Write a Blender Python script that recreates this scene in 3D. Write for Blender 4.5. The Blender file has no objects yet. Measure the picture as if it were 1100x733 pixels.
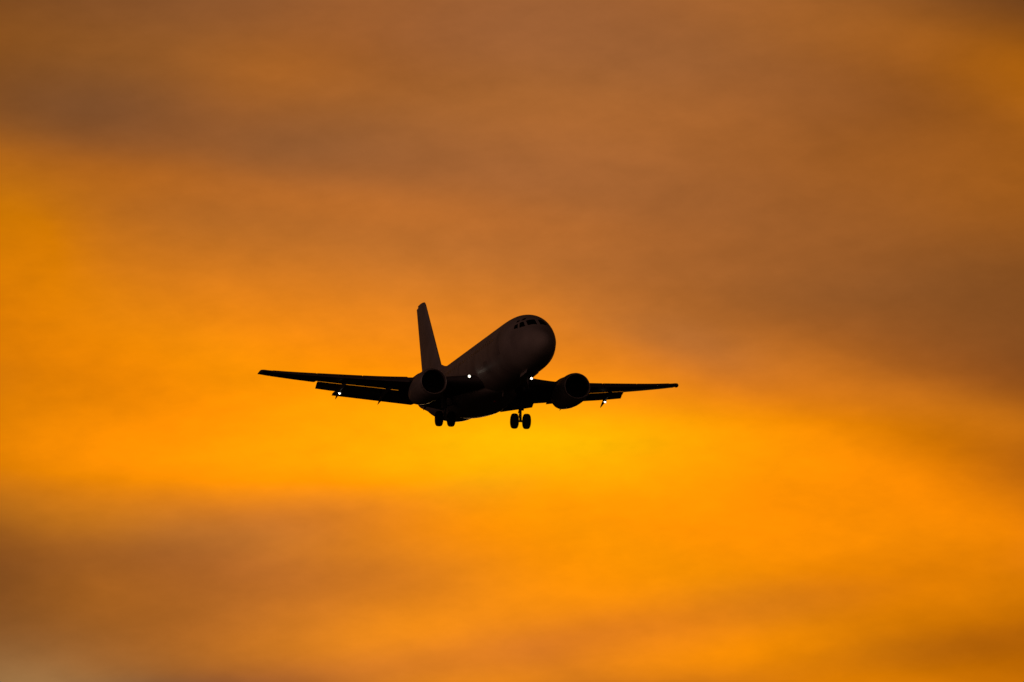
import bpy, bmesh, math, random
from mathutils import Vector, Matrix
R_ = math.radians
sc = bpy.context.scene
col = sc.collection

# ------------------------------------------------------------------ camera
E0 = 6.5                                   # upward tilt of the long lens, degrees
cam_d = bpy.data.cameras.new('camera')
cam_d.lens = 300.0; cam_d.sensor_width = 36.0; cam_d.sensor_fit = 'HORIZONTAL'
cam_d.clip_start = 0.5; cam_d.clip_end = 60000
cam = bpy.data.objects.new('camera', cam_d); col.objects.link(cam)
cam.location = (0, 0, 1.7); cam.rotation_euler = (R_(90 + E0), 0, 0)
sc.camera = cam

# ------------------------------------------------------------------ exposure
vs = sc.view_settings
vs.view_transform = 'Standard'; vs.look = 'None'; vs.exposure = 0.0; vs.gamma = 1.0
vs.use_curve_mapping = False

# ------------------------------------------------------------------ world: dusk sky behind broken cloud
SUN_EL, SUN_AZ = 1.5, 0.0                  # the sun stands behind the aircraft (+Y), low in cloud
w = bpy.data.worlds.new('World'); sc.world = w; w.use_nodes = True
nt = w.node_tree; nt.nodes.clear()
def N(t, **k):
    n = nt.nodes.new(t)
    for a, b in k.items(): setattr(n, a, b)
    return n
def LK(a, b): nt.links.new(a, b)
def math_(op, a, b=None, c=None):
    n = N('ShaderNodeMath', operation=op)
    for i, v in enumerate((a, b, c)):
        if v is None: continue
        if isinstance(v, (int, float)): n.inputs[i].default_value = v
        else: LK(v, n.inputs[i])
    return n.outputs[0]
def vmath(op, a, b=None, c=None, scale=None, out=0):
    n = N('ShaderNodeVectorMath', operation=op)
    for i, v in enumerate((a, b, c)):
        if v is None: continue
        if isinstance(v, (tuple, list)): n.inputs[i].default_value = v
        else: LK(v, n.inputs[i])
    if scale is not None:
        if isinstance(scale, (int, float)): n.inputs['Scale'].default_value = scale
        else: LK(scale, n.inputs['Scale'])
    return n.outputs[out]
tc = N('ShaderNodeTexCoord')
sep = N('ShaderNodeSeparateXYZ'); LK(tc.outputs['Generated'], sep.inputs[0])
az = math_('MULTIPLY', math_('ARCTAN2', sep.outputs[0], sep.outputs[1]), 180 / math.pi)
el = math_('MULTIPLY', math_('ARCSINE', sep.outputs[2]), 180 / math.pi)
cmb = N('ShaderNodeCombineXYZ'); LK(az, cmb.inputs[0]); LK(el, cmb.inputs[1])
ang = cmb.outputs[0]                       # (azimuth, elevation, 0) in degrees
def streak_noise(scale, stretch, rot, detail, off, rough=0.5):
    m = N('ShaderNodeMapping')
    m.inputs['Location'].default_value = off
    m.inputs['Rotation'].default_value = (0, 0, rot)
    m.inputs['Scale'].default_value = (scale, scale * stretch, 1)
    LK(ang, m.inputs[0])
    n = N('ShaderNodeTexNoise'); n.inputs['Scale'].default_value = 1.0
    n.inputs['Detail'].default_value = detail; n.inputs['Roughness'].default_value = rough
    LK(m.outputs[0], n.inputs['Vector'])
    return n
# wind-blown edges: the cloud banks are pushed about by noise
wn = streak_noise(1.1, 2.4, -0.12, 4, (3.1, 7.7, 0))
warp = vmath('MULTIPLY', vmath('SUBTRACT', wn.outputs['Color'], (0.5, 0.5, 0.5)), (0.28, 0.09, 0))
angw = vmath('ADD', ang, warp)
# glow openings (positive) and cloud banks (negative):
# azimuth, elevation, half-width, half-height, tilt, radiance r g b
BANKS = [
 (-0.246, -0.685, 4.062, 0.940, -0.216, 1.0338, 0.2761, -0.0206),
 (0.068, -2.163, 2.047, 0.471, -0.080, 0.4593, 0.1221, -0.0017),
 (0.040, 1.767, 2.893, 2.188, -0.268, 0.1874, 0.0684, 0.0261),
 (3.974, 1.707, 2.327, 0.342, -0.226, 0.2583, 0.0670, -0.0069),
 (-3.268, -0.766, 2.425, 0.306, -0.033, 0.3605, 0.0966, -0.0086),
 (-1.366, -0.260, 4.062, 0.190, 0.152, -0.0557, -0.0137, -0.0002),
 (0.522, -0.755, 2.731, 0.232, 0.063, 0.1033, 0.0407, -0.0068),
 (0.156, -0.686, 1.114, 0.247, -0.017, -0.2968, 0.1237, 0.0077),
 (1.003, -2.624, 1.823, 0.188, -0.537, -0.0959, -0.0281, 0.0023),
 (3.776, 1.147, 2.712, 0.637, -0.029, 0.1518, 0.0348, -0.0066),
 (-0.860, -2.210, 3.309, 0.188, 0.165, -0.3281, -0.1064, 0.0110),
 (-3.242, -2.570, 1.113, 0.457, -0.146, 0.2052, 0.1481, 0.0636),
 (-3.439, 0.853, 0.668, 0.408, -0.543, 0.1771, 0.0514, -0.0082),
 (1.590, -0.527, 4.062, 0.523, -0.103, -0.0639, -0.0450, -0.0050),
 (3.174, -1.162, 2.292, 0.245, -0.410, 0.2023, 0.0482, 0.0002),
 (-1.766, 1.811, 2.825, 0.328, -0.108, 0.1015, 0.0244, -0.0086),
 (3.780, -0.658, 3.269, 0.188, -0.246, 0.1773, 0.0548, 0.0008),
 (-2.856, -1.408, 0.500, 0.704, 0.304, 0.0959, 0.0282, 0.0002),
 (1.763, -2.141, 1.709, 0.398, -0.292, 0.3267, 0.0960, -0.0071),
 (2.479, -2.546, 3.959, 0.464, 0.248, 0.1080, 0.0175, -0.0061),
 (-1.888, 1.035, 2.596, 0.188, -0.120, 0.1172, 0.0240, -0.0053),
 (2.402, -2.160, 1.936, 0.188, 0.163, -0.2353, -0.0687, 0.0040),
 (0.075, 1.661, 3.961, 0.258, 0.215, -0.0185, -0.0039, -0.0006),
 (-0.860, -1.071, 1.931, 0.188, 0.177, -0.1582, -0.0413, 0.0077),
 (-0.824, -2.208, 1.349, 0.427, 0.252, 0.3942, 0.1276, -0.0056),
 (-2.276, -1.261, 2.057, 0.188, -0.119, 0.1640, 0.0607, -0.0017),
 (1.178, -0.044, 0.595, 0.189, -0.264, -0.1765, -0.0367, 0.0121),
 (3.428, 1.969, 2.043, 0.446, 0.454, -0.0633, -0.0198, -0.0031),
 (-0.782, 1.841, 0.749, 0.368, -0.070, -0.0698, -0.0234, -0.0034),
 (-0.500, -0.796, 1.981, 0.265, -0.403, -0.1038, 0.0048, 0.0027),
 (2.964, -1.636, 1.117, 0.588, -0.186, 0.1611, 0.0421, -0.0048),
 (-2.263, 1.315, 2.847, 0.410, 0.613, 0.0531, 0.0095, -0.0042),
 (-1.718, -1.340, 2.630, 0.275, -0.165, -0.1288, -0.0437, 0.0052),
 (-2.448, 1.514, 1.235, 0.611, -0.134, -0.0876, -0.0173, 0.0077),
 (-1.682, -1.516, 0.871, 0.818, -0.576, 0.0609, 0.0211, 0.0095),
 (0.677, -0.513, 2.041, 0.378, -0.143, 0.0975, 0.0535, 0.0007),
 (3.100, 1.900, 1.000, 0.480, 0.100, -0.0550, -0.0170, -0.0010),
 (3.100, -2.000, 1.100, 0.420, -0.050, -0.0700, -0.0200, 0.0000),
]
acc = None
def bank(a, e, sx, sy, th, rgb, coords):
    global acc
    m = N('ShaderNodeMapping', vector_type='TEXTURE')
    m.inputs['Location'].default_value = (a, e, 0)
    m.inputs['Rotation'].default_value = (0, 0, th)
    m.inputs['Scale'].default_value = (sx, sy, 1)
    LK(coords, m.inputs[0])
    d = vmath('DOT_PRODUCT', m.outputs[0], m.outputs[0], out=1)
    g = math_('EXPONENT', math_('MULTIPLY', d, -1.0))
    s = vmath('SCALE', rgb, scale=g)
    acc = s if acc is None else vmath('ADD', acc, s)
bank(0, 4, 28, 14, 0, (0.1707, 0.0553, 0.0113), ang)      # the broad afterglow round the sunken sun
for b in BANKS: bank(b[0], b[1] + E0, b[2], b[3], b[4], b[5:8], angw)
# fine cirrus texture across the glow
n1 = streak_noise(1.3, 2.6, -0.22, 6, (11.3, 2.2, 0), 0.55)
n2 = streak_noise(3.6, 1.9, -0.45, 5, (1.3, 5.2, 0), 0.6)
tex = math_('ADD', math_('MULTIPLY', math_('SUBTRACT', n1.outputs[0], 0.5), 0.24),
            math_('MULTIPLY', math_('SUBTRACT', n2.outputs[0], 0.5), 0.20))
acc = vmath('SCALE', acc, scale=math_('ADD', tex, 0.97))
acc = vmath('MAXIMUM', acc, (0, 0, 0))
# dim dusk opposite the sun and overhead
bank(-150, 16, 55, 16, 0, (0.245, 0.113, 0.086), ang)
bank(210, 16, 55, 16, 0, (0.245, 0.113, 0.086), ang)
up = math_('GREATER_THAN', el, -0.5)
acc = vmath('SCALE', acc, scale=up)
bg1 = N('ShaderNodeBackground'); LK(acc, bg1.inputs[0]); bg1.inputs[1].default_value = 1.0
sky = N('ShaderNodeTexSky', sky_type='NISHITA'); sky.sun_disc = False
sky.sun_elevation = R_(SUN_EL); sky.sun_rotation = R_(SUN_AZ)
sky.air_density = 1.0; sky.dust_density = 3.0
bg2 = N('ShaderNodeBackground'); LK(sky.outputs[0], bg2.inputs[0]); bg2.inputs[1].default_value = 0.0008
add = N('ShaderNodeAddShader'); LK(bg1.outputs[0], add.inputs[0]); LK(bg2.outputs[0], add.inputs[1])
wo = N('ShaderNodeOutputWorld'); LK(add.outputs[0], wo.inputs[0])

# ------------------------------------------------------------------ sun, veiled by cloud behind the aircraft
sl = bpy.data.lights.new('sun', 'SUN'); sl.energy = 0.05; sl.angle = R_(4); sl.color = (1.0, 0.55, 0.2)
sun = bpy.data.objects.new('sun', sl); col.objects.link(sun)
sun.rotation_euler = (R_(-(90 - SUN_EL)), 0, R_(-SUN_AZ))

# ------------------------------------------------------------------ materials
def mat(name, rgb, rough=0.5, metal=0.0, spec=0.3, var=0.08, scale=1.2, emit=None, bump=0.0):
    m = bpy.data.materials.new(name); m.use_nodes = True
    t = m.node_tree; p = t.nodes['Principled BSDF']
    p.inputs['Roughness'].default_value = rough; p.inputs['Metallic'].default_value = metal
    p.inputs['Specular IOR Level'].default_value = spec
    c = t.nodes.new('ShaderNodeTexCoord'); n = t.nodes.new('ShaderNodeTexNoise')
    n.inputs['Scale'].default_value = scale; n.inputs['Detail'].default_value = 5
    t.links.new(c.outputs['Object'], n.inputs['Vector'])
    r = t.nodes.new('ShaderNodeValToRGB')
    lo = [max(0, v * (1 - var)) for v in rgb]; hi = [min(1, v * (1 + var)) for v in rgb]
    r.color_ramp.elements[0].color = (*lo, 1); r.color_ramp.elements[0].position = 0.3
    r.color_ramp.elements[1].color = (*hi, 1); r.color_ramp.elements[1].position = 0.7
    t.links.new(n.outputs[0], r.inputs[0]); t.links.new(r.outputs[0], p.inputs['Base Color'])
    if bump:
        b = t.nodes.new('ShaderNodeBump'); b.inputs['Strength'].default_value = bump; b.inputs['Distance'].default_value = 0.02
        t.links.new(n.outputs[0], b.inputs['Height']); t.links.new(b.outputs[0], p.inputs['Normal'])
    if emit:
        p.inputs['Emission Color'].default_value = (*emit[:3], 1); p.inputs['Emission Strength'].default_value = emit[3]
    return m
M_PAINT = mat('pale_airliner_paint', (0.52, 0.50, 0.485), 0.42, 0, 0.10, 0.17, 0.7)
M_WING = mat('grey_wing_paint', (0.13, 0.13, 0.133), 0.55, 0, 0.06, 0.12, 1.5)
M_FLAP = mat('flap_metal', (0.15, 0.148, 0.145), 0.5, 0.2, 0.10, 0.12, 2.0)
M_NAC = mat('nacelle_paint', (0.44, 0.42, 0.40), 0.4, 0, 0.12, 0.14, 1.5)
M_LIP = mat('bare_intake_lip', (0.72, 0.70, 0.68), 0.38, 0.8, 0.3, 0.06, 3)
M_DARK = mat('dark_metal', (0.035, 0.034, 0.033), 0.5, 0.4, 0.2, 0.2, 6)
M_STRUT = mat('gear_leg_paint', (0.12, 0.12, 0.12), 0.45, 0.2, 0.2, 0.15, 6)
M_TYRE = mat('tyre_rubber', (0.012, 0.012, 0.012), 0.85, 0, 0.1, 0.2, 12)
M_GLASS = mat('dark_window_glass', (0.008, 0.008, 0.010), 0.12, 0, 0.35, 0.1, 4)
M_SEAM = mat('door_paint', (0.40, 0.385, 0.375), 0.45, 0, 0.10, 0.08, 1.5)
M_LAMP = mat('lit_landing_lamp', (0.9, 0.88, 0.84), 0.3, 0, 0.3, 0.01, 1, (1.0, 0.90, 0.70, 4.2))
M_RED = mat('red_beacon_glass', (0.30, 0.015, 0.012), 0.25, 0, 0.3, 0.05, 5)
M_GRASS = mat('airfield_grass', (0.055, 0.062, 0.028), 0.95, 0, 0.05, 0.45, 0.35, bump=0.4)

# ------------------------------------------------------------------ ground, well below the frame
def link_mesh(name, bm, m, parent=None, smooth=True, recentre=True):
    bmesh.ops.recalc_face_normals(bm, faces=bm.faces[:])
    me = bpy.data.meshes.new(name)
    ctr = Vector((0, 0, 0))
    if recentre and len(bm.verts):
        xs = [v.co for v in bm.verts]
        ctr = Vector([(min(v[i] for v in xs) + max(v[i] for v in xs)) / 2 for i in range(3)])
        for v in bm.verts: v.co -= ctr
    bm.to_mesh(me); bm.free()
    for mm in (m if isinstance(m, (list, tuple)) else [m]): me.materials.append(mm)
    if smooth:
        me.shade_smooth()
        try: me.set_sharp_from_angle(angle=R_(38))
        except Exception: pass
    o = bpy.data.objects.new(name, me); col.objects.link(o)
    o['_c'] = list(ctr)
    if parent is not None:
        o.parent = parent
        pc = Vector(parent['_c']) if '_c' in parent else Vector((0, 0, 0))
        o.location = ctr - pc
    else: o.location = ctr
    return o
bm = bmesh.new()
ring = []
for r in (5, 40, 200, 1000, 6000, 25000):
    ring.append([bm.verts.new((r * math.cos(2 * math.pi * i / 48), r * math.sin(2 * math.pi * i / 48), 0)) for i in range(48)])
bm.faces.new(ring[0])
for a, b in zip(ring, ring[1:]):
    for i in range(48): bm.faces.new((a[i], a[(i + 1) % 48], b[(i + 1) % 48], b[i]))
g = link_mesh('ground', bm, M_GRASS, smooth=False); g['kind'] = 'structure'

# ------------------------------------------------------------------ the airliner
# local frame: s metres aft of the nose, y to the port side, z above the cabin centreline
ZB = 3.45
def L(s, y, z): return Vector((16.0 - s, y, z + ZB))
rotc = Matrix(((0.256965, 0.966281, -0.016446), (-0.948187, 0.255369, 0.189021), (0.186846, -0.032977, 0.981836)))
tcam = Vector((-1.9771, 572.9167, -2.3478))
ce, se = math.cos(R_(E0)), math.sin(R_(E0))
Mc = Matrix(((1, 0, 0), (0, ce, -se), (0, se, ce)))         # camera axes (right, forward, up) to world
root = bpy.data.objects.new('passenger_jet', None); col.objects.link(root)
root.empty_display_size = 2
rw = Mc @ rotc
loc = Vector((0, 0, 1.7)) + Mc @ (tcam + rotc @ Vector((0, 0, -ZB)))
root.matrix_world = Matrix.Translation(loc) @ rw.to_4x4()
root['label'] = 'dark twin engine passenger jet with wheels down and landing lights lit against orange sky'
root['category'] = 'airplane'

def pchip(tab):
    xs = [t[0] for t in tab]; ks = list(zip(*[t[1:] for t in tab]))
    def one(ys):
        n = len(xs); h = [xs[i + 1] - xs[i] for i in range(n - 1)]; d = [(ys[i + 1] - ys[i]) / h[i] for i in range(n - 1)]
        m = [d[0]] + [0 if d[i - 1] * d[i] <= 0 else (2 * h[i] + h[i - 1] + h[i] + 2 * h[i - 1]) / ((2 * h[i] + h[i - 1]) / d[i - 1] + (h[i] + 2 * h[i - 1]) / d[i]) for i in range(1, n - 1)] + [d[-1]]
        def f(x):
            x = min(max(x, xs[0]), xs[-1]); i = 0
            while i < n - 2 and x > xs[i + 1]: i += 1
            t = (x - xs[i]) / h[i]
            return ((1 + 2 * t) * (1 - t) ** 2 * ys[i] + t * (1 - t) ** 2 * h[i] * m[i] + t * t * (3 - 2 * t) * ys[i + 1] + t * t * (t - 1) * h[i] * m[i + 1])
        return f
    return [one(list(k)) for k in ks]
FT = [  # s, top, bottom, half width
 (0.00, -.60, -.60, .000), (0.03, -.43, -.77, .17), (0.12, -.25, -.95, .34), (0.3, -.04, -1.14, .53), (0.7, .25, -1.41, .82),
 (1.2, .58, -1.61, 1.08), (1.8, 1.01, -1.78, 1.25), (2.3, 1.31, -1.88, 1.38), (2.9, 1.58, -1.95, 1.52),
 (3.6, 1.80, -1.99, 1.73), (4.5, 1.94, -2.01, 1.83), (5.5, 1.99, -2.01, 1.87), (6.5, 2.0, -2.01, 1.88),
 (20.0, 2.0, -2.01, 1.88), (21.8, 2.0, -1.98, 1.88), (23.8, 2.0, -1.74, 1.83), (25.6, 1.98, -1.30, 1.72),
 (27.5, 1.92, -.60, 1.45), (29.5, 1.77, -.02, 1.08), (31.0, 1.58, .40, .70), (31.9, 1.40, .66, .40), (32.18, 1.27, .80, .20)]
ft, fb, fw = pchip(FT)
def fus(s, phi):
    t, b, hw = ft(s), fb(s), fw(s)
    zc = (t + b) / 2 + 0.04 * min(1, hw)
    c, sn = math.cos(phi), math.sin(phi)
    return L(s, hw * sn, zc + (t - zc) * c if c > 0 else zc + (zc - b) * c)
def phi_of(s, z):
    t, b = ft(s), fb(s); zc = (t + b) / 2 + 0.04 * min(1, fw(s))
    c = (z - zc) / (t - zc) if z > zc else (z - zc) / (zc - b)
    return math.acos(max(-1, min(1, c)))
def phi_y(s, y): return math.asin(max(-1, min(1, y / fw(s))))
def fnorm(s, phi):
    e = 0.01
    n = (fus(s, phi + e) - fus(s, phi - e)).cross(fus(s + e, phi) - fus(s - e, phi))
    n.normalize()
    ax = L(s, 0, (ft(s) + fb(s)) / 2)
    return n if n.dot(fus(s, phi) - ax) > 0 else -n
bm = bmesh.new(); NF = 72
ss = [0.004, 0.012, 0.03, 0.06, 0.1, 0.15, 0.22, 0.3, 0.4, 0.55, 0.7, 0.85] + [1 + i * 0.2 for i in range(28)] + [6.75 + i for i in range(13)] + [20 + i * 0.4 for i in range(30)] + [31.95, 32.08, 32.18]
prev = None
for s in ss:
    r = [bm.verts.new(fus(s, 2 * math.pi * i / NF)) for i in range(NF)]
    if prev is None: bm.faces.new(r)
    else:
        for i in range(NF): bm.faces.new((prev[i], prev[(i + 1) % NF], r[(i + 1) % NF], r[i]))
    prev = r
bm.faces.new(prev)
fuselage = link_mesh('fuselage', bm, M_PAINT, root)

def patch(name, corners, m, d=0.006, nu=6, nv=6, parent=None, round_=0.0):
    """panel on the fuselage skin; corners are (s, phi) for a, b, c, d going round"""
    bm = bmesh.new(); top = {}
    a, b, c, e = corners
    for i in range(nu + 1):
        for j in range(nv + 1):
            u, v = i / nu, j / nv
            if round_:
                uu, vv = 2 * u - 1, 2 * v - 1
                k = 1 - round_ * (uu * uu * vv * vv)
                u, v = 0.5 + uu * k / 2, 0.5 + vv * k / 2
            s = (a[0] * (1 - u) + b[0] * u) * (1 - v) + (e[0] * (1 - u) + c[0] * u) * v
            p = (a[1] * (1 - u) + b[1] * u) * (1 - v) + (e[1] * (1 - u) + c[1] * u) * v
            q, n = fus(s, p), fnorm(s, p)
            edge = i in (0, nu) or j in (0, nv)
            top[i, j] = bm.verts.new(q + n * (d if not edge else -0.008))
    for i in range(nu):
        for j in range(nv): bm.faces.new((top[i, j], top[i + 1, j], top[i + 1, j + 1], top[i, j + 1]))
    return link_mesh(name, bm, m, parent or fuselage)
for sg in (1, -1):
    P = lambda s, z: (s, sg * phi_of(s, z))
    Y = lambda s, y: (s, sg * phi_y(s, y))
    patch('windshield_pane', [Y(1.28, .03), P(1.60, .60), P(2.36, 1.12), Y(2.14, .03)], M_GLASS)
    patch('windshield_pane', [P(1.65, .59), P(2.20, .55), P(2.66, 1.05), P(2.41, 1.12)], M_GLASS)
    patch('windshield_pane', [P(2.28, .56), P(2.85, .60), P(3.00, .92), P(2.73, 1.03)], M_GLASS)
    patch('eyebrow_window', [P(2.45, 1.20), P(2.68, 1.15), P(2.85, 1.36), P(2.66, 1.42)], M_GLASS)
    patch('eyebrow_window', [P(2.76, 1.14), P(3.00, 1.06), P(3.12, 1.24), P(2.93, 1.32)], M_GLASS)
    for k in range(44):
        s = 6.35 + 0.508 * k
        if abs(s - 15.3) < 0.3: continue                            # the overwing exit stands here
        patch('cabin_window', [P(s - .12, .40), P(s + .12, .40), P(s + .12, .74), P(s - .12, .74)], M_GLASS, 0.004, 4, 4, None, 0.12)
    patch('cabin_door', [P(4.72, -.78), P(5.56, -.80), P(5.56, .98), P(4.72, .95)], M_SEAM, 0.005, 6, 10)
    patch('cabin_door', [P(28.3, -.35), P(29.0, -.25), P(29.0, 1.25), P(28.3, 1.25)], M_SEAM, 0.005, 6, 10)
    patch('overwing_exit', [P(15.05, -.22), P(15.58, -.22), P(15.58, .80), P(15.05, .80)], M_SEAM, 0.003, 6, 8)
patch('cargo_hatch', [(8.0, -1.75), (9.2, -1.75), (9.2, -2.3), (8.0, -2.3)], M_SEAM, 0.005)

# belly fairing under the wing box
bm = bmesh.new(); prev = None
bt = pchip([(10.4, .2, -1.9), (11.2, .9, -2.03), (12.4, 1.4, -2.10), (14.5, 1.95, -2.24), (17.5, 2.08, -2.32), (19.5, 1.8, -2.2), (21.0, 1.2, -2.0), (22.0, .3, -1.7)])
for i in range(49):
    s = 10.4 + 11.6 * i / 48; hw, zb = bt[0](s), bt[1](s)
    r = []
    for j in range(33):
        a = -math.pi / 2 + math.pi * j / 32
        yy = hw * math.copysign(abs(math.sin(a)) ** 0.75, a); zz = -1.05 + (zb + 1.05) * abs(math.cos(a)) ** 0.6
        r.append(bm.verts.new(L(s, yy, zz)))
    if prev:
        for j in range(32): bm.faces.new((prev[j], prev[j + 1], r[j + 1], r[j]))
    prev = r
link_mesh('belly_fairing', bm, M_PAINT, root)

# ---- lifting surfaces
def foil(n=16, t=0.12, cam_=0.015, lo=0.0, hi=1.0):
    """closed contour upper hi->lo then lower lo->hi in chord units"""
    def th(x): return 5 * t * (0.2969 * math.sqrt(max(x, 0)) - 0.126 * x - 0.3516 * x * x + 0.2843 * x ** 3 - 0.1015 * x ** 4)
    def cm(x): return 4 * cam_ * x * (1 - x)
    xs = [lo + (hi - lo) * (1 - math.cos(math.pi * i / n * (0.5 if lo == 0 else 1.0))) / (1.0 if lo == 0 else 2.0) for i in range(n + 1)]
    if lo == 0: xs = [lo + (hi - lo) * (1 - math.cos(math.pi * i / (2 * n))) for i in range(n + 1)]
    up = [(x, cm(x) + th(x)) for x in reversed(xs)]
    dn = [(x, cm(x) - th(x)) for x in (xs[1:] if lo == 0 else xs)]
    return up + dn
def loft(sections, cap=True):
    bm = bmesh.new(); prev = None; first = None
    for sec in sections:
        r = [bm.verts.new(p) for p in sec]
        if prev:
            k = len(r)
            for i in range(k): bm.faces.new((prev[i], prev[(i + 1) % k], r[(i + 1) % k], r[i]))
        else: first = r
        prev = r
    if cap: bm.faces.new(first); bm.faces.new(prev)
    return bm
WT = pchip([  # y, leading edge s, trailing edge s, leading edge z, thickness
 (0.6, 10.2, 18.75, -1.28, .135), (1.88, 11.3, 18.65, -1.15, .135), (3.4, 12.6, 18.50, -1.0, .13), (4.9, 13.7, 18.35, -.84, .125),
 (10.7, 16.87, 19.57, -.12, .11), (14.1, 18.73, 20.36, .40, .11), (14.36, 18.82, 20.37, .44, .12), (14.50, 18.95, 20.36, .45, .13)])
INC = lambda y: R_(1.6 - 2.2 * y / 14.4)
def wing_pt(y, xc, zc, sg):
    le, te, z = WT[0](y), WT[1](y), WT[2](y); c = te - le; a = INC(y)
    x, zz = xc * c, zc * c
    return L(le + x * math.cos(a) + zz * math.sin(a), sg * y, z + zz * math.cos(a) - x * math.sin(a))
def wing_sec(y, sg, lo=0.0, hi=1.0, n=16): return [wing_pt(y, x, z, sg) for x, z in foil(n, WT[3](y), .015, lo, hi)]
FI0, FI1, FO0, FO1, AI1 = 1.95, 4.15, 5.27, 10.72, 13.7
CUT = 0.735
def flap_secs(y0, y1, sg, x0, z0, cf, defl, t=.15, n=7, dz=0.0):
    out = []
    for k in range(n):
        y = y0 + (y1 - y0) * k / (n - 1)
        le, te, zl = WT[0](y), WT[1](y), WT[2](y); c = te - le; a = INC(y)
        cc = min(c, 4.6 + (c - 4.6) * 0.25) if c > 4.6 else c       # inboard flap keeps a near constant chord
        bs, bz = le + CUT * c, zl - CUT * c * math.sin(a) + dz
        if c > 4.6: bs = te - (1 - CUT) * cc
        sec = []
        for x, z in foil(12, t, .02):
            xx, zz = x * cf * cc, z * cf * cc; d = defl[0] + (defl[1] - defl[0]) * k / (n - 1); zq = z0[0] + (z0[1] - z0[0]) * k / (n - 1)
            sec.append(L(bs + x0 * cc + xx * math.cos(d) + zz * math.sin(d), sg * y, bz + zq * cc + zz * math.cos(d) - xx * math.sin(d)))
        out.append(sec)
    return out
def tube(bm, p, q, r0, r1=None, n=12):
    r1 = r0 if r1 is None else r1
    d = (q - p).normalized(); u = d.orthogonal().normalized(); v = d.cross(u)
    a = [bm.verts.new(p + (u * math.cos(2 * math.pi * i / n) + v * math.sin(2 * math.pi * i / n)) * r0) for i in range(n)]
    b = [bm.verts.new(q + (u * math.cos(2 * math.pi * i / n) + v * math.sin(2 * math.pi * i / n)) * r1) for i in range(n)]
    for i in range(n): bm.faces.new((a[i], a[(i + 1) % n], b[(i + 1) % n], b[i]))
    bm.faces.new(a); bm.faces.new(b)
def plate(bm, pts, thick):
    n = (pts[1] - pts[0]).cross(pts[2] - pts[0]).normalized() * thick / 2
    a = [bm.verts.new(p + n) for p in pts]; b = [bm.verts.new(p - n) for p in pts]; k = len(pts)
    bm.faces.new(a); bm.faces.new(b)
    for i in range(k): bm.faces.new((a[i], a[(i + 1) % k], b[(i + 1) % k], b[i]))
def lathe(bm, prof, s0, y0, z0, n=40, squash=None, droop=0.0, mat_index=0, close=False):
    """profile (ds, r) revolved round an axis running aft"""
    prev = None
    for ds, r in prof:
        ringv = []
        for i in range(n):
            a = 2 * math.pi * i / n; c, s_ = math.cos(a), math.sin(a); rr_y, rr_z = r, r
            if squash and c < 0: rr_z = r * (1 - squash * (-c) ** 1.2); rr_y = r * (1 + 0.5 * squash * (-c))
            ringv.append(bm.verts.new(L(s0 + ds, y0 + rr_y * s_, z0 + rr_z * c + droop * ds)))
        if prev:
            for i in range(n):
                f = bm.faces.new((prev[i], prev[(i + 1) % n], ringv[(i + 1) % n], ringv[i])); f.material_index = mat_index
        prev = ringv
    if close: bm.faces.new(prev)
def lamp(parent, s, y, z, r):
    """bulb behind a domed lens in a short dark can, facing forward"""
    bm = bmesh.new()
    lathe(bm, [(0.22, 0.02), (0.22, r * .8), (-.10, r * 1.3), (-.12, r * 1.3), (-.12, r * 1.2), (0.0, r * 1.05), (.02, r)], s, y, z, 20)
    can = link_mesh('lamp_housing', bm, M_DARK, parent)
    bm = bmesh.new()
    lathe(bm, [(0.0, r), (-.03, r * .85), (-.055, r * .5), (-.065, r * .08)], s, y, z, 20, close=True)
    return link_mesh('landing_light', bm, M_LAMP, parent)
def fairing(parent, y, sg, s0, s1, z0, drop, wmax, hmax):
    """canoe under the flap; the rear half hangs down with the flap"""
    secs = []
    for k in range(19):
        t = k / 18; s = s0 + (s1 - s0) * t
        e = max(0.02, math.sin(math.pi * min(1, t ** 0.75)) ** 0.7) if t < 1 else 0.02
        z = z0 - drop * max(0, t - 0.42) ** 1.15 / 0.58 ** 1.15
        secs.append([L(s, sg * y + wmax * e * math.cos(a), z + hmax * e * math.sin(a)) for a in [2 * math.pi * i / 16 for i in range(16)]])
    return link_mesh('flap_track_fairing', loft(secs), M_FLAP, parent)

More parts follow.
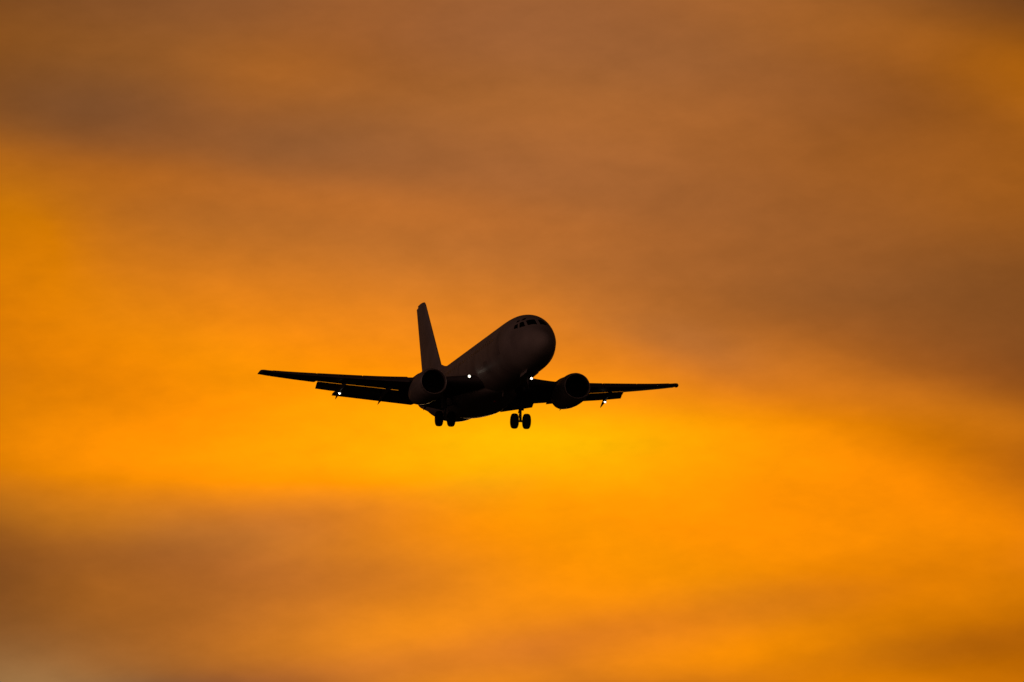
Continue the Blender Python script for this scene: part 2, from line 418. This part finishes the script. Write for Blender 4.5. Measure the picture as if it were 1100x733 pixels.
for sg in (1, -1):
    secs = []
    ys = [0.6, 1.2, 1.93]; 
    for y in ys: secs.append(wing_sec(y, sg))
    for y in (1.94, 2.6, 3.4, 4.16): secs.append(wing_sec(y, sg, 0, CUT + .02))
    for y in (4.17, 4.6, 4.9, 5.33): secs.append(wing_sec(y, sg, 0, 0.93))
    for y in (5.34, 6.5, 8, 9.5, FO1): secs.append(wing_sec(y, sg, 0, CUT + .02))
    for y in (FO1 + .01, 11.5, 12.5, AI1): secs.append(wing_sec(y, sg, 0, CUT + .02))
    for y in (AI1 + .01, 14.0, 14.1, 14.2, 14.3, 14.42, 14.50): secs.append(wing_sec(y, sg))
    wing = link_mesh('wing', loft(secs), M_WING, root)
    # flaps: main panel and a steeper aft panel, inboard and outboard of the engine
    for y0, y1, dz, da, db, g in ((FI0 + .02, FI1, .07, (17, 17), (32, 32), -.010), (FI1 + .03, FO0 - .02, .12, (11, 13), (18, 22), -.010), (FO0 - .17, FO1 - .05, .03, (11, 20), (17, 30), -.0290)):
        d0 = [R_(v) for v in da]; d1 = [R_(v) for v in db]
        link_mesh('flap', loft(flap_secs(y0, y1, sg, .052, (g, g), .215, d0, dz=dz)), M_FLAP, wing)
        zt_ = [g - .215 * math.sin(v) + .004 for v in d0]
        link_mesh('aft_flap', loft(flap_secs(y0 + .004, y1 - .004, sg, .052 + .215 * math.cos(d0[0]) - .030, zt_, .115, d1, dz=dz)), M_FLAP, wing)
    al = []
    for y in (FO1 + .06, 12.2, AI1 - .03): al.append([wing_pt(y, x, z, sg) for x, z in foil(10, WT[3](y), .015, CUT + .035, 1.0)])
    link_mesh('aileron', loft(al), M_WING, wing)
    # slats, slid forward and down from the leading edge
    for y0, y1 in ((5.6, 8.3), (8.36, 11.1), (11.16, 13.8)):
        sl_ = []
        for k in range(4):
            y = y0 + (y1 - y0) * k / 3; sec = []
            t = WT[3](y) * 1.02
            outer = foil(10, t, .015, 0, .13)
            for x, z in outer: sec.append((x, z))
            for x, z in [(.10, -.010), (.055, .004), (.075, .022)]: sec.append((x, z))
            d = R_(20)
            sl_.append([wing_pt(y, -.055 + x * math.cos(d) + z * math.sin(d) * -1 * -1, -.040 + z * math.cos(d) + x * math.sin(d), sg) for x, z in sec])
        link_mesh('slat', loft(sl_), M_FLAP, wing)
    for y, s0, s1, z0, dr in ((6.35, 15.9, 19.8, -1.0, .48), (9.25, 16.8, 19.9, -.68, .50), (3.3, 16.9, 19.3, -1.5, .36)):
        fairing(wing, y, sg, s0, s1, z0, dr, .11, .19)
    lamp(wing, 11.42, sg * 2.14, -.95, .086)
    lamp(wing, 18.7, sg * 9.25, -.98, .078)

    bm = bmesh.new()                                                  # faired light pod on the wing tip
    pod = [(-.02, .01)] + [(.52 * (1 - math.cos(math.pi * i / 14)) / 2, .012 + .125 * math.sin(math.pi * i / 14)) for i in range(1, 14)] + [(.54, .01)]
    lathe(bm, pod, 18.92, sg * 14.45, .40, 20)
    link_mesh('wingtip_light', bm, M_WING, wing)

    # ---- tail
    def stab_sec(y, sg, lo, hi):
        u = (y - .4) / 5.95
        le, c, z = 27.9 + 3.55 * u, 4.0 - 2.5 * u, .85 + .74 * u
        return [L(le + x * c, sg * y, z + zz * c) for x, zz in foil(10, .09, 0, lo, hi)]
    st = link_mesh('horizontal_stabilizer', loft([stab_sec(y, sg, 0, .70) for y in (.3, 2, 4, 6.1, 6.35)]), M_WING, root)
    link_mesh('elevator', loft([stab_sec(y, sg, .715, 1) for y in (.9, 3, 6.3)]), M_WING, st)

    # ---- engine
    ey, ez, es = sg * 4.93, -1.64, 10.0
    bm = bmesh.new()
    DR = -0.035
    outer = [(.10, .905), (.25, .95), (.5, .995), (.9, 1.03), (1.5, 1.045), (2.2, 1.02), (2.9, .95), (3.5, .85), (3.9, .77), (3.9, .73), (3.3, .75)]
    lathe(bm, outer, es, ey, ez, 56, 0.05, DR)
    eng = link_mesh('engine', bm, M_NAC, root)
    bm = bmesh.new()
    lathe(bm, [(.10, .905), (.04, .885), (.0, .86), (.0, .845), (.04, .81), (.12, .785), (.22, .77)], es, ey, ez, 56, 0.05, DR)
    link_mesh('intake_lip', bm, M_LIP, eng)
    bm = bmesh.new()
    lathe(bm, [(.22, .77), (.5, .755), (.95, .765), (1.2, .77)], es, ey, ez, 56, 0.04, DR)
    link_mesh('intake_duct', bm, M_DARK, eng)
    bm = bmesh.new()
    for k in range(38):                                              # fan blades
        a = 2 * math.pi * k / 38; ca, sa = math.cos(a), math.sin(a); ta = R_(3.2)
        q = []
        for r_, tw in ((.22, .35), (.5, .8), (.765, 1.1)):
            for sgn in (-1, 1):
                da = sgn * 0.055 / r_ * .75
                q.append(bm.verts.new(L(es + 1.0 + sgn * .05 * tw, ey + r_ * math.sin(a + da), ez + DR + r_ * math.cos(a + da))))
        bm.faces.new((q[0], q[1], q[3], q[2])); bm.faces.new((q[2], q[3], q[5], q[4]))
    lathe(bm, [(1.15, .78), (1.15, .02)], es, ey, ez, 40, 0, DR)
    link_mesh('fan', bm, M_DARK, eng)
    bm = bmesh.new()
    lathe(bm, [(.62, .01), (.66, .05), (.8, .14), (.95, .215), (1.1, .24)], es, ey, ez, 28, 0, DR)
    link_mesh('spinner', bm, M_DARK, eng)
    bm = bmesh.new()
    lathe(bm, [(3.0, .60), (3.6, .585), (4.2, .50), (4.55, .44), (4.55, .40), (4.3, .36), (4.3, .30), (4.8, .16), (5.05, .03)], es, ey, ez, 40, 0, DR)
    link_mesh('exhaust_nozzle', bm, M_DARK, eng)
    # pylon: blade between nacelle crown and the wing's underside
    secs = []
    for z, a, b, hw in ((-.85, 11.7, 17.0, .20), (-.62, 12.3, 17.0, .19), (-.44, 13.1, 16.6, .16), (-.40, 13.7, 16.0, .08)):
        secs.append([L(a + (b - a) * x, ey + hw * h, z) for x, h in ((0, 0), (.05, .5), (.2, 1), (.6, 1), (1, .1), (1, -.1), (.6, -1), (.2, -1), (.05, -.5))])
    link_mesh('pylon', loft(secs), M_NAC, eng)

    # ---- main landing gear
    gy = sg * 2.615; gs = 16.1; gz = -2.99
    bm = bmesh.new()
    tube(bm, L(gs - .12, sg * 2.75, -1.2), L(gs - .02, gy, -2.25), .135)
    tube(bm, L(gs - .02, gy, -2.2), L(gs, gy, gz), .085)
    tube(bm, L(gs, gy - .45, gz), L(gs, gy + .45, gz), .07)
    tube(bm, L(gs, gy, -2.15), L(gs - .05, sg * 1.35, -1.75), .06)          # side strut
    tube(bm, L(gs, gy, -2.1), L(gs + 1.0, sg * 2.6, -1.45), .05)            # drag strut
    tube(bm, L(gs + .16, gy, -2.25), L(gs + .34, gy, -2.58), .035); tube(bm, L(gs + .34, gy, -2.58), L(gs + .06, gy, gz + .06), .035)   # torque links
    gear = link_mesh('main_landing_gear', bm, M_STRUT, root)
    bm = bmesh.new()
    plate(bm, [L(gs - .36, gy + sg * .20, -1.35), L(gs + .36, gy + sg * .20, -1.35), L(gs + .30, gy + sg * .17, -2.2), L(gs - .22, gy + sg * .17, -2.3)], .03)
    link_mesh('gear_door', bm, M_WING, gear, smooth=False)
    def wheel(parent, s, y, z, r, hw, name='wheel'):
        bm = bmesh.new()
        prof = [(-hw * .55, r * .50), (-hw * .75, r * .56), (-hw * .98, r * .72), (-hw, r * .84), (-hw * .82, r * .95), (-hw * .4, r), (0, r * 1.0), (hw * .4, r), (hw * .82, r * .95), (hw, r * .84), (hw * .98, r * .72), (hw * .75, r * .56), (hw * .55, r * .50)]
        n = 32; prev = None; rings = []
        for dy, rr in prof:
            rings.append([bm.verts.new(L(s + rr * math.cos(2 * math.pi * i / n), y + dy, z + rr * math.sin(2 * math.pi * i / n))) for i in range(n)])
        for a, b in zip(rings, rings[1:]):
            for i in range(n): bm.faces.new((a[i], a[(i + 1) % n], b[(i + 1) % n], b[i]))
        for rr_, e in ((rings[0], -1), (rings[-1], 1)):
            hub = [bm.verts.new(L(s + r * .2 * math.cos(2 * math.pi * i / n), y + e * hw * .35, z + r * .2 * math.sin(2 * math.pi * i / n))) for i in range(n)]
            for i in range(n):
                f = bm.faces.new((rr_[i], rr_[(i + 1) % n], hub[(i + 1) % n], hub[i])); f.material_index = 1
            f = bm.faces.new(hub); f.material_index = 1
        return link_mesh(name, bm, [M_TYRE, M_DARK], parent)
    for dy in (-.42, .42): wheel(gear, gs, gy + dy, gz, .52, .20)

# ---- fin, dorsal fillet and rudder
def fin_sec(z, lo, hi):
    u = (z - 1.5) / 6.5
    le, te = 26.1 + 5.05 * u, 31.75 + 1.75 * u
    if z > 7.8: le += (z - 7.8) ** 2 * 3.0
    c = te - le
    return [L(le + x * c, zz * c, z) for x, zz in foil(12, .105, 0, lo, hi)]
fin = link_mesh('vertical_stabilizer', loft([fin_sec(z, 0, .70) for z in (1.3, 2.5, 4, 5.5, 7.0, 7.6, 7.8, 7.9, 7.98, 8.03)]), M_PAINT, root)
link_mesh('rudder', loft([fin_sec(z, .712, 1) for z in (1.75, 3, 5, 7.0, 7.8, 7.9)]), M_PAINT, fin)
secs = []
for s, h, wd in ((22.6, 0.0, .03), (23.6, .14, .07), (24.8, .34, .10), (26.0, .58, .13), (26.8, .84, .15), (27.5, 1.12, .16)):
    zt = ft(s)
    secs.append([L(s, wd * 2.2, zt - .16), L(s, wd, zt + h * .4), L(s, wd * .45, zt + h * .9), L(s, 0, zt + h + .01), L(s, -wd * .45, zt + h * .9), L(s, -wd, zt + h * .4), L(s, -wd * 2.2, zt - .16)])
link_mesh('dorsal_fin', loft(secs), M_PAINT, fin)

# ---- nose gear
bm = bmesh.new(); ns = 4.35; nz = -3.0
tube(bm, L(ns - .1, 0, -1.7), L(ns, 0, -2.55), .085); tube(bm, L(ns, 0, -2.5), L(ns, 0, nz), .055)
tube(bm, L(ns, -.3, nz), L(ns, .3, nz), .05); tube(bm, L(ns, 0, -2.35), L(ns - .9, 0, -1.85), .045)
nose_gear = link_mesh('nose_landing_gear', bm, M_STRUT, root)
for dy in (-.2, .2): wheel(nose_gear, ns, dy, nz, .35, .10)
for sg in (1, -1):
    bm = bmesh.new()
    plate(bm, [L(ns - 1.2, sg * .36, -1.90), L(ns + .45, sg * .36, -1.93), L(ns + .45, sg * .42, -2.20), L(ns - 1.1, sg * .42, -2.16)], .025)
    link_mesh('gear_door', bm, M_PAINT, nose_gear, smooth=False)

# ---- small fittings
for s, z0, z1, c0 in ((9.0, 1.97, 2.32, .34), (19.5, 1.97, 2.28, .30), (10.6, -2.0, -2.36, .30)):
    bm = bmesh.new()
    d = .12 if z1 > z0 else .12
    plate(bm, [L(s, 0, z0), L(s + c0, 0, z0), L(s + c0 * .95, 0, z1), L(s + d + c0 * .25, 0, z1)], .035)
    link_mesh('blade_antenna', bm, M_PAINT, root, smooth=False)
for s, z, e in ((15.5, 1.99, 1), (12.9, -2.26, -1)):
    bm = bmesh.new(); prev = None
    for r_, h in ((.11, 0), (.105, .06), (.08, .11), (.04, .135), (.01, .14)):
        q = [bm.verts.new(L(s + r_ * math.cos(2 * math.pi * i / 16), r_ * math.sin(2 * math.pi * i / 16), z + e * h)) for i in range(16)]
        if prev:
            for i in range(16): bm.faces.new((prev[i], prev[(i + 1) % 16], q[(i + 1) % 16], q[i]))
        prev = q
    bm.faces.new(prev); link_mesh('beacon', bm, M_RED, root)
for o in bpy.data.objects:
    if '_c' in o: del o['_c']
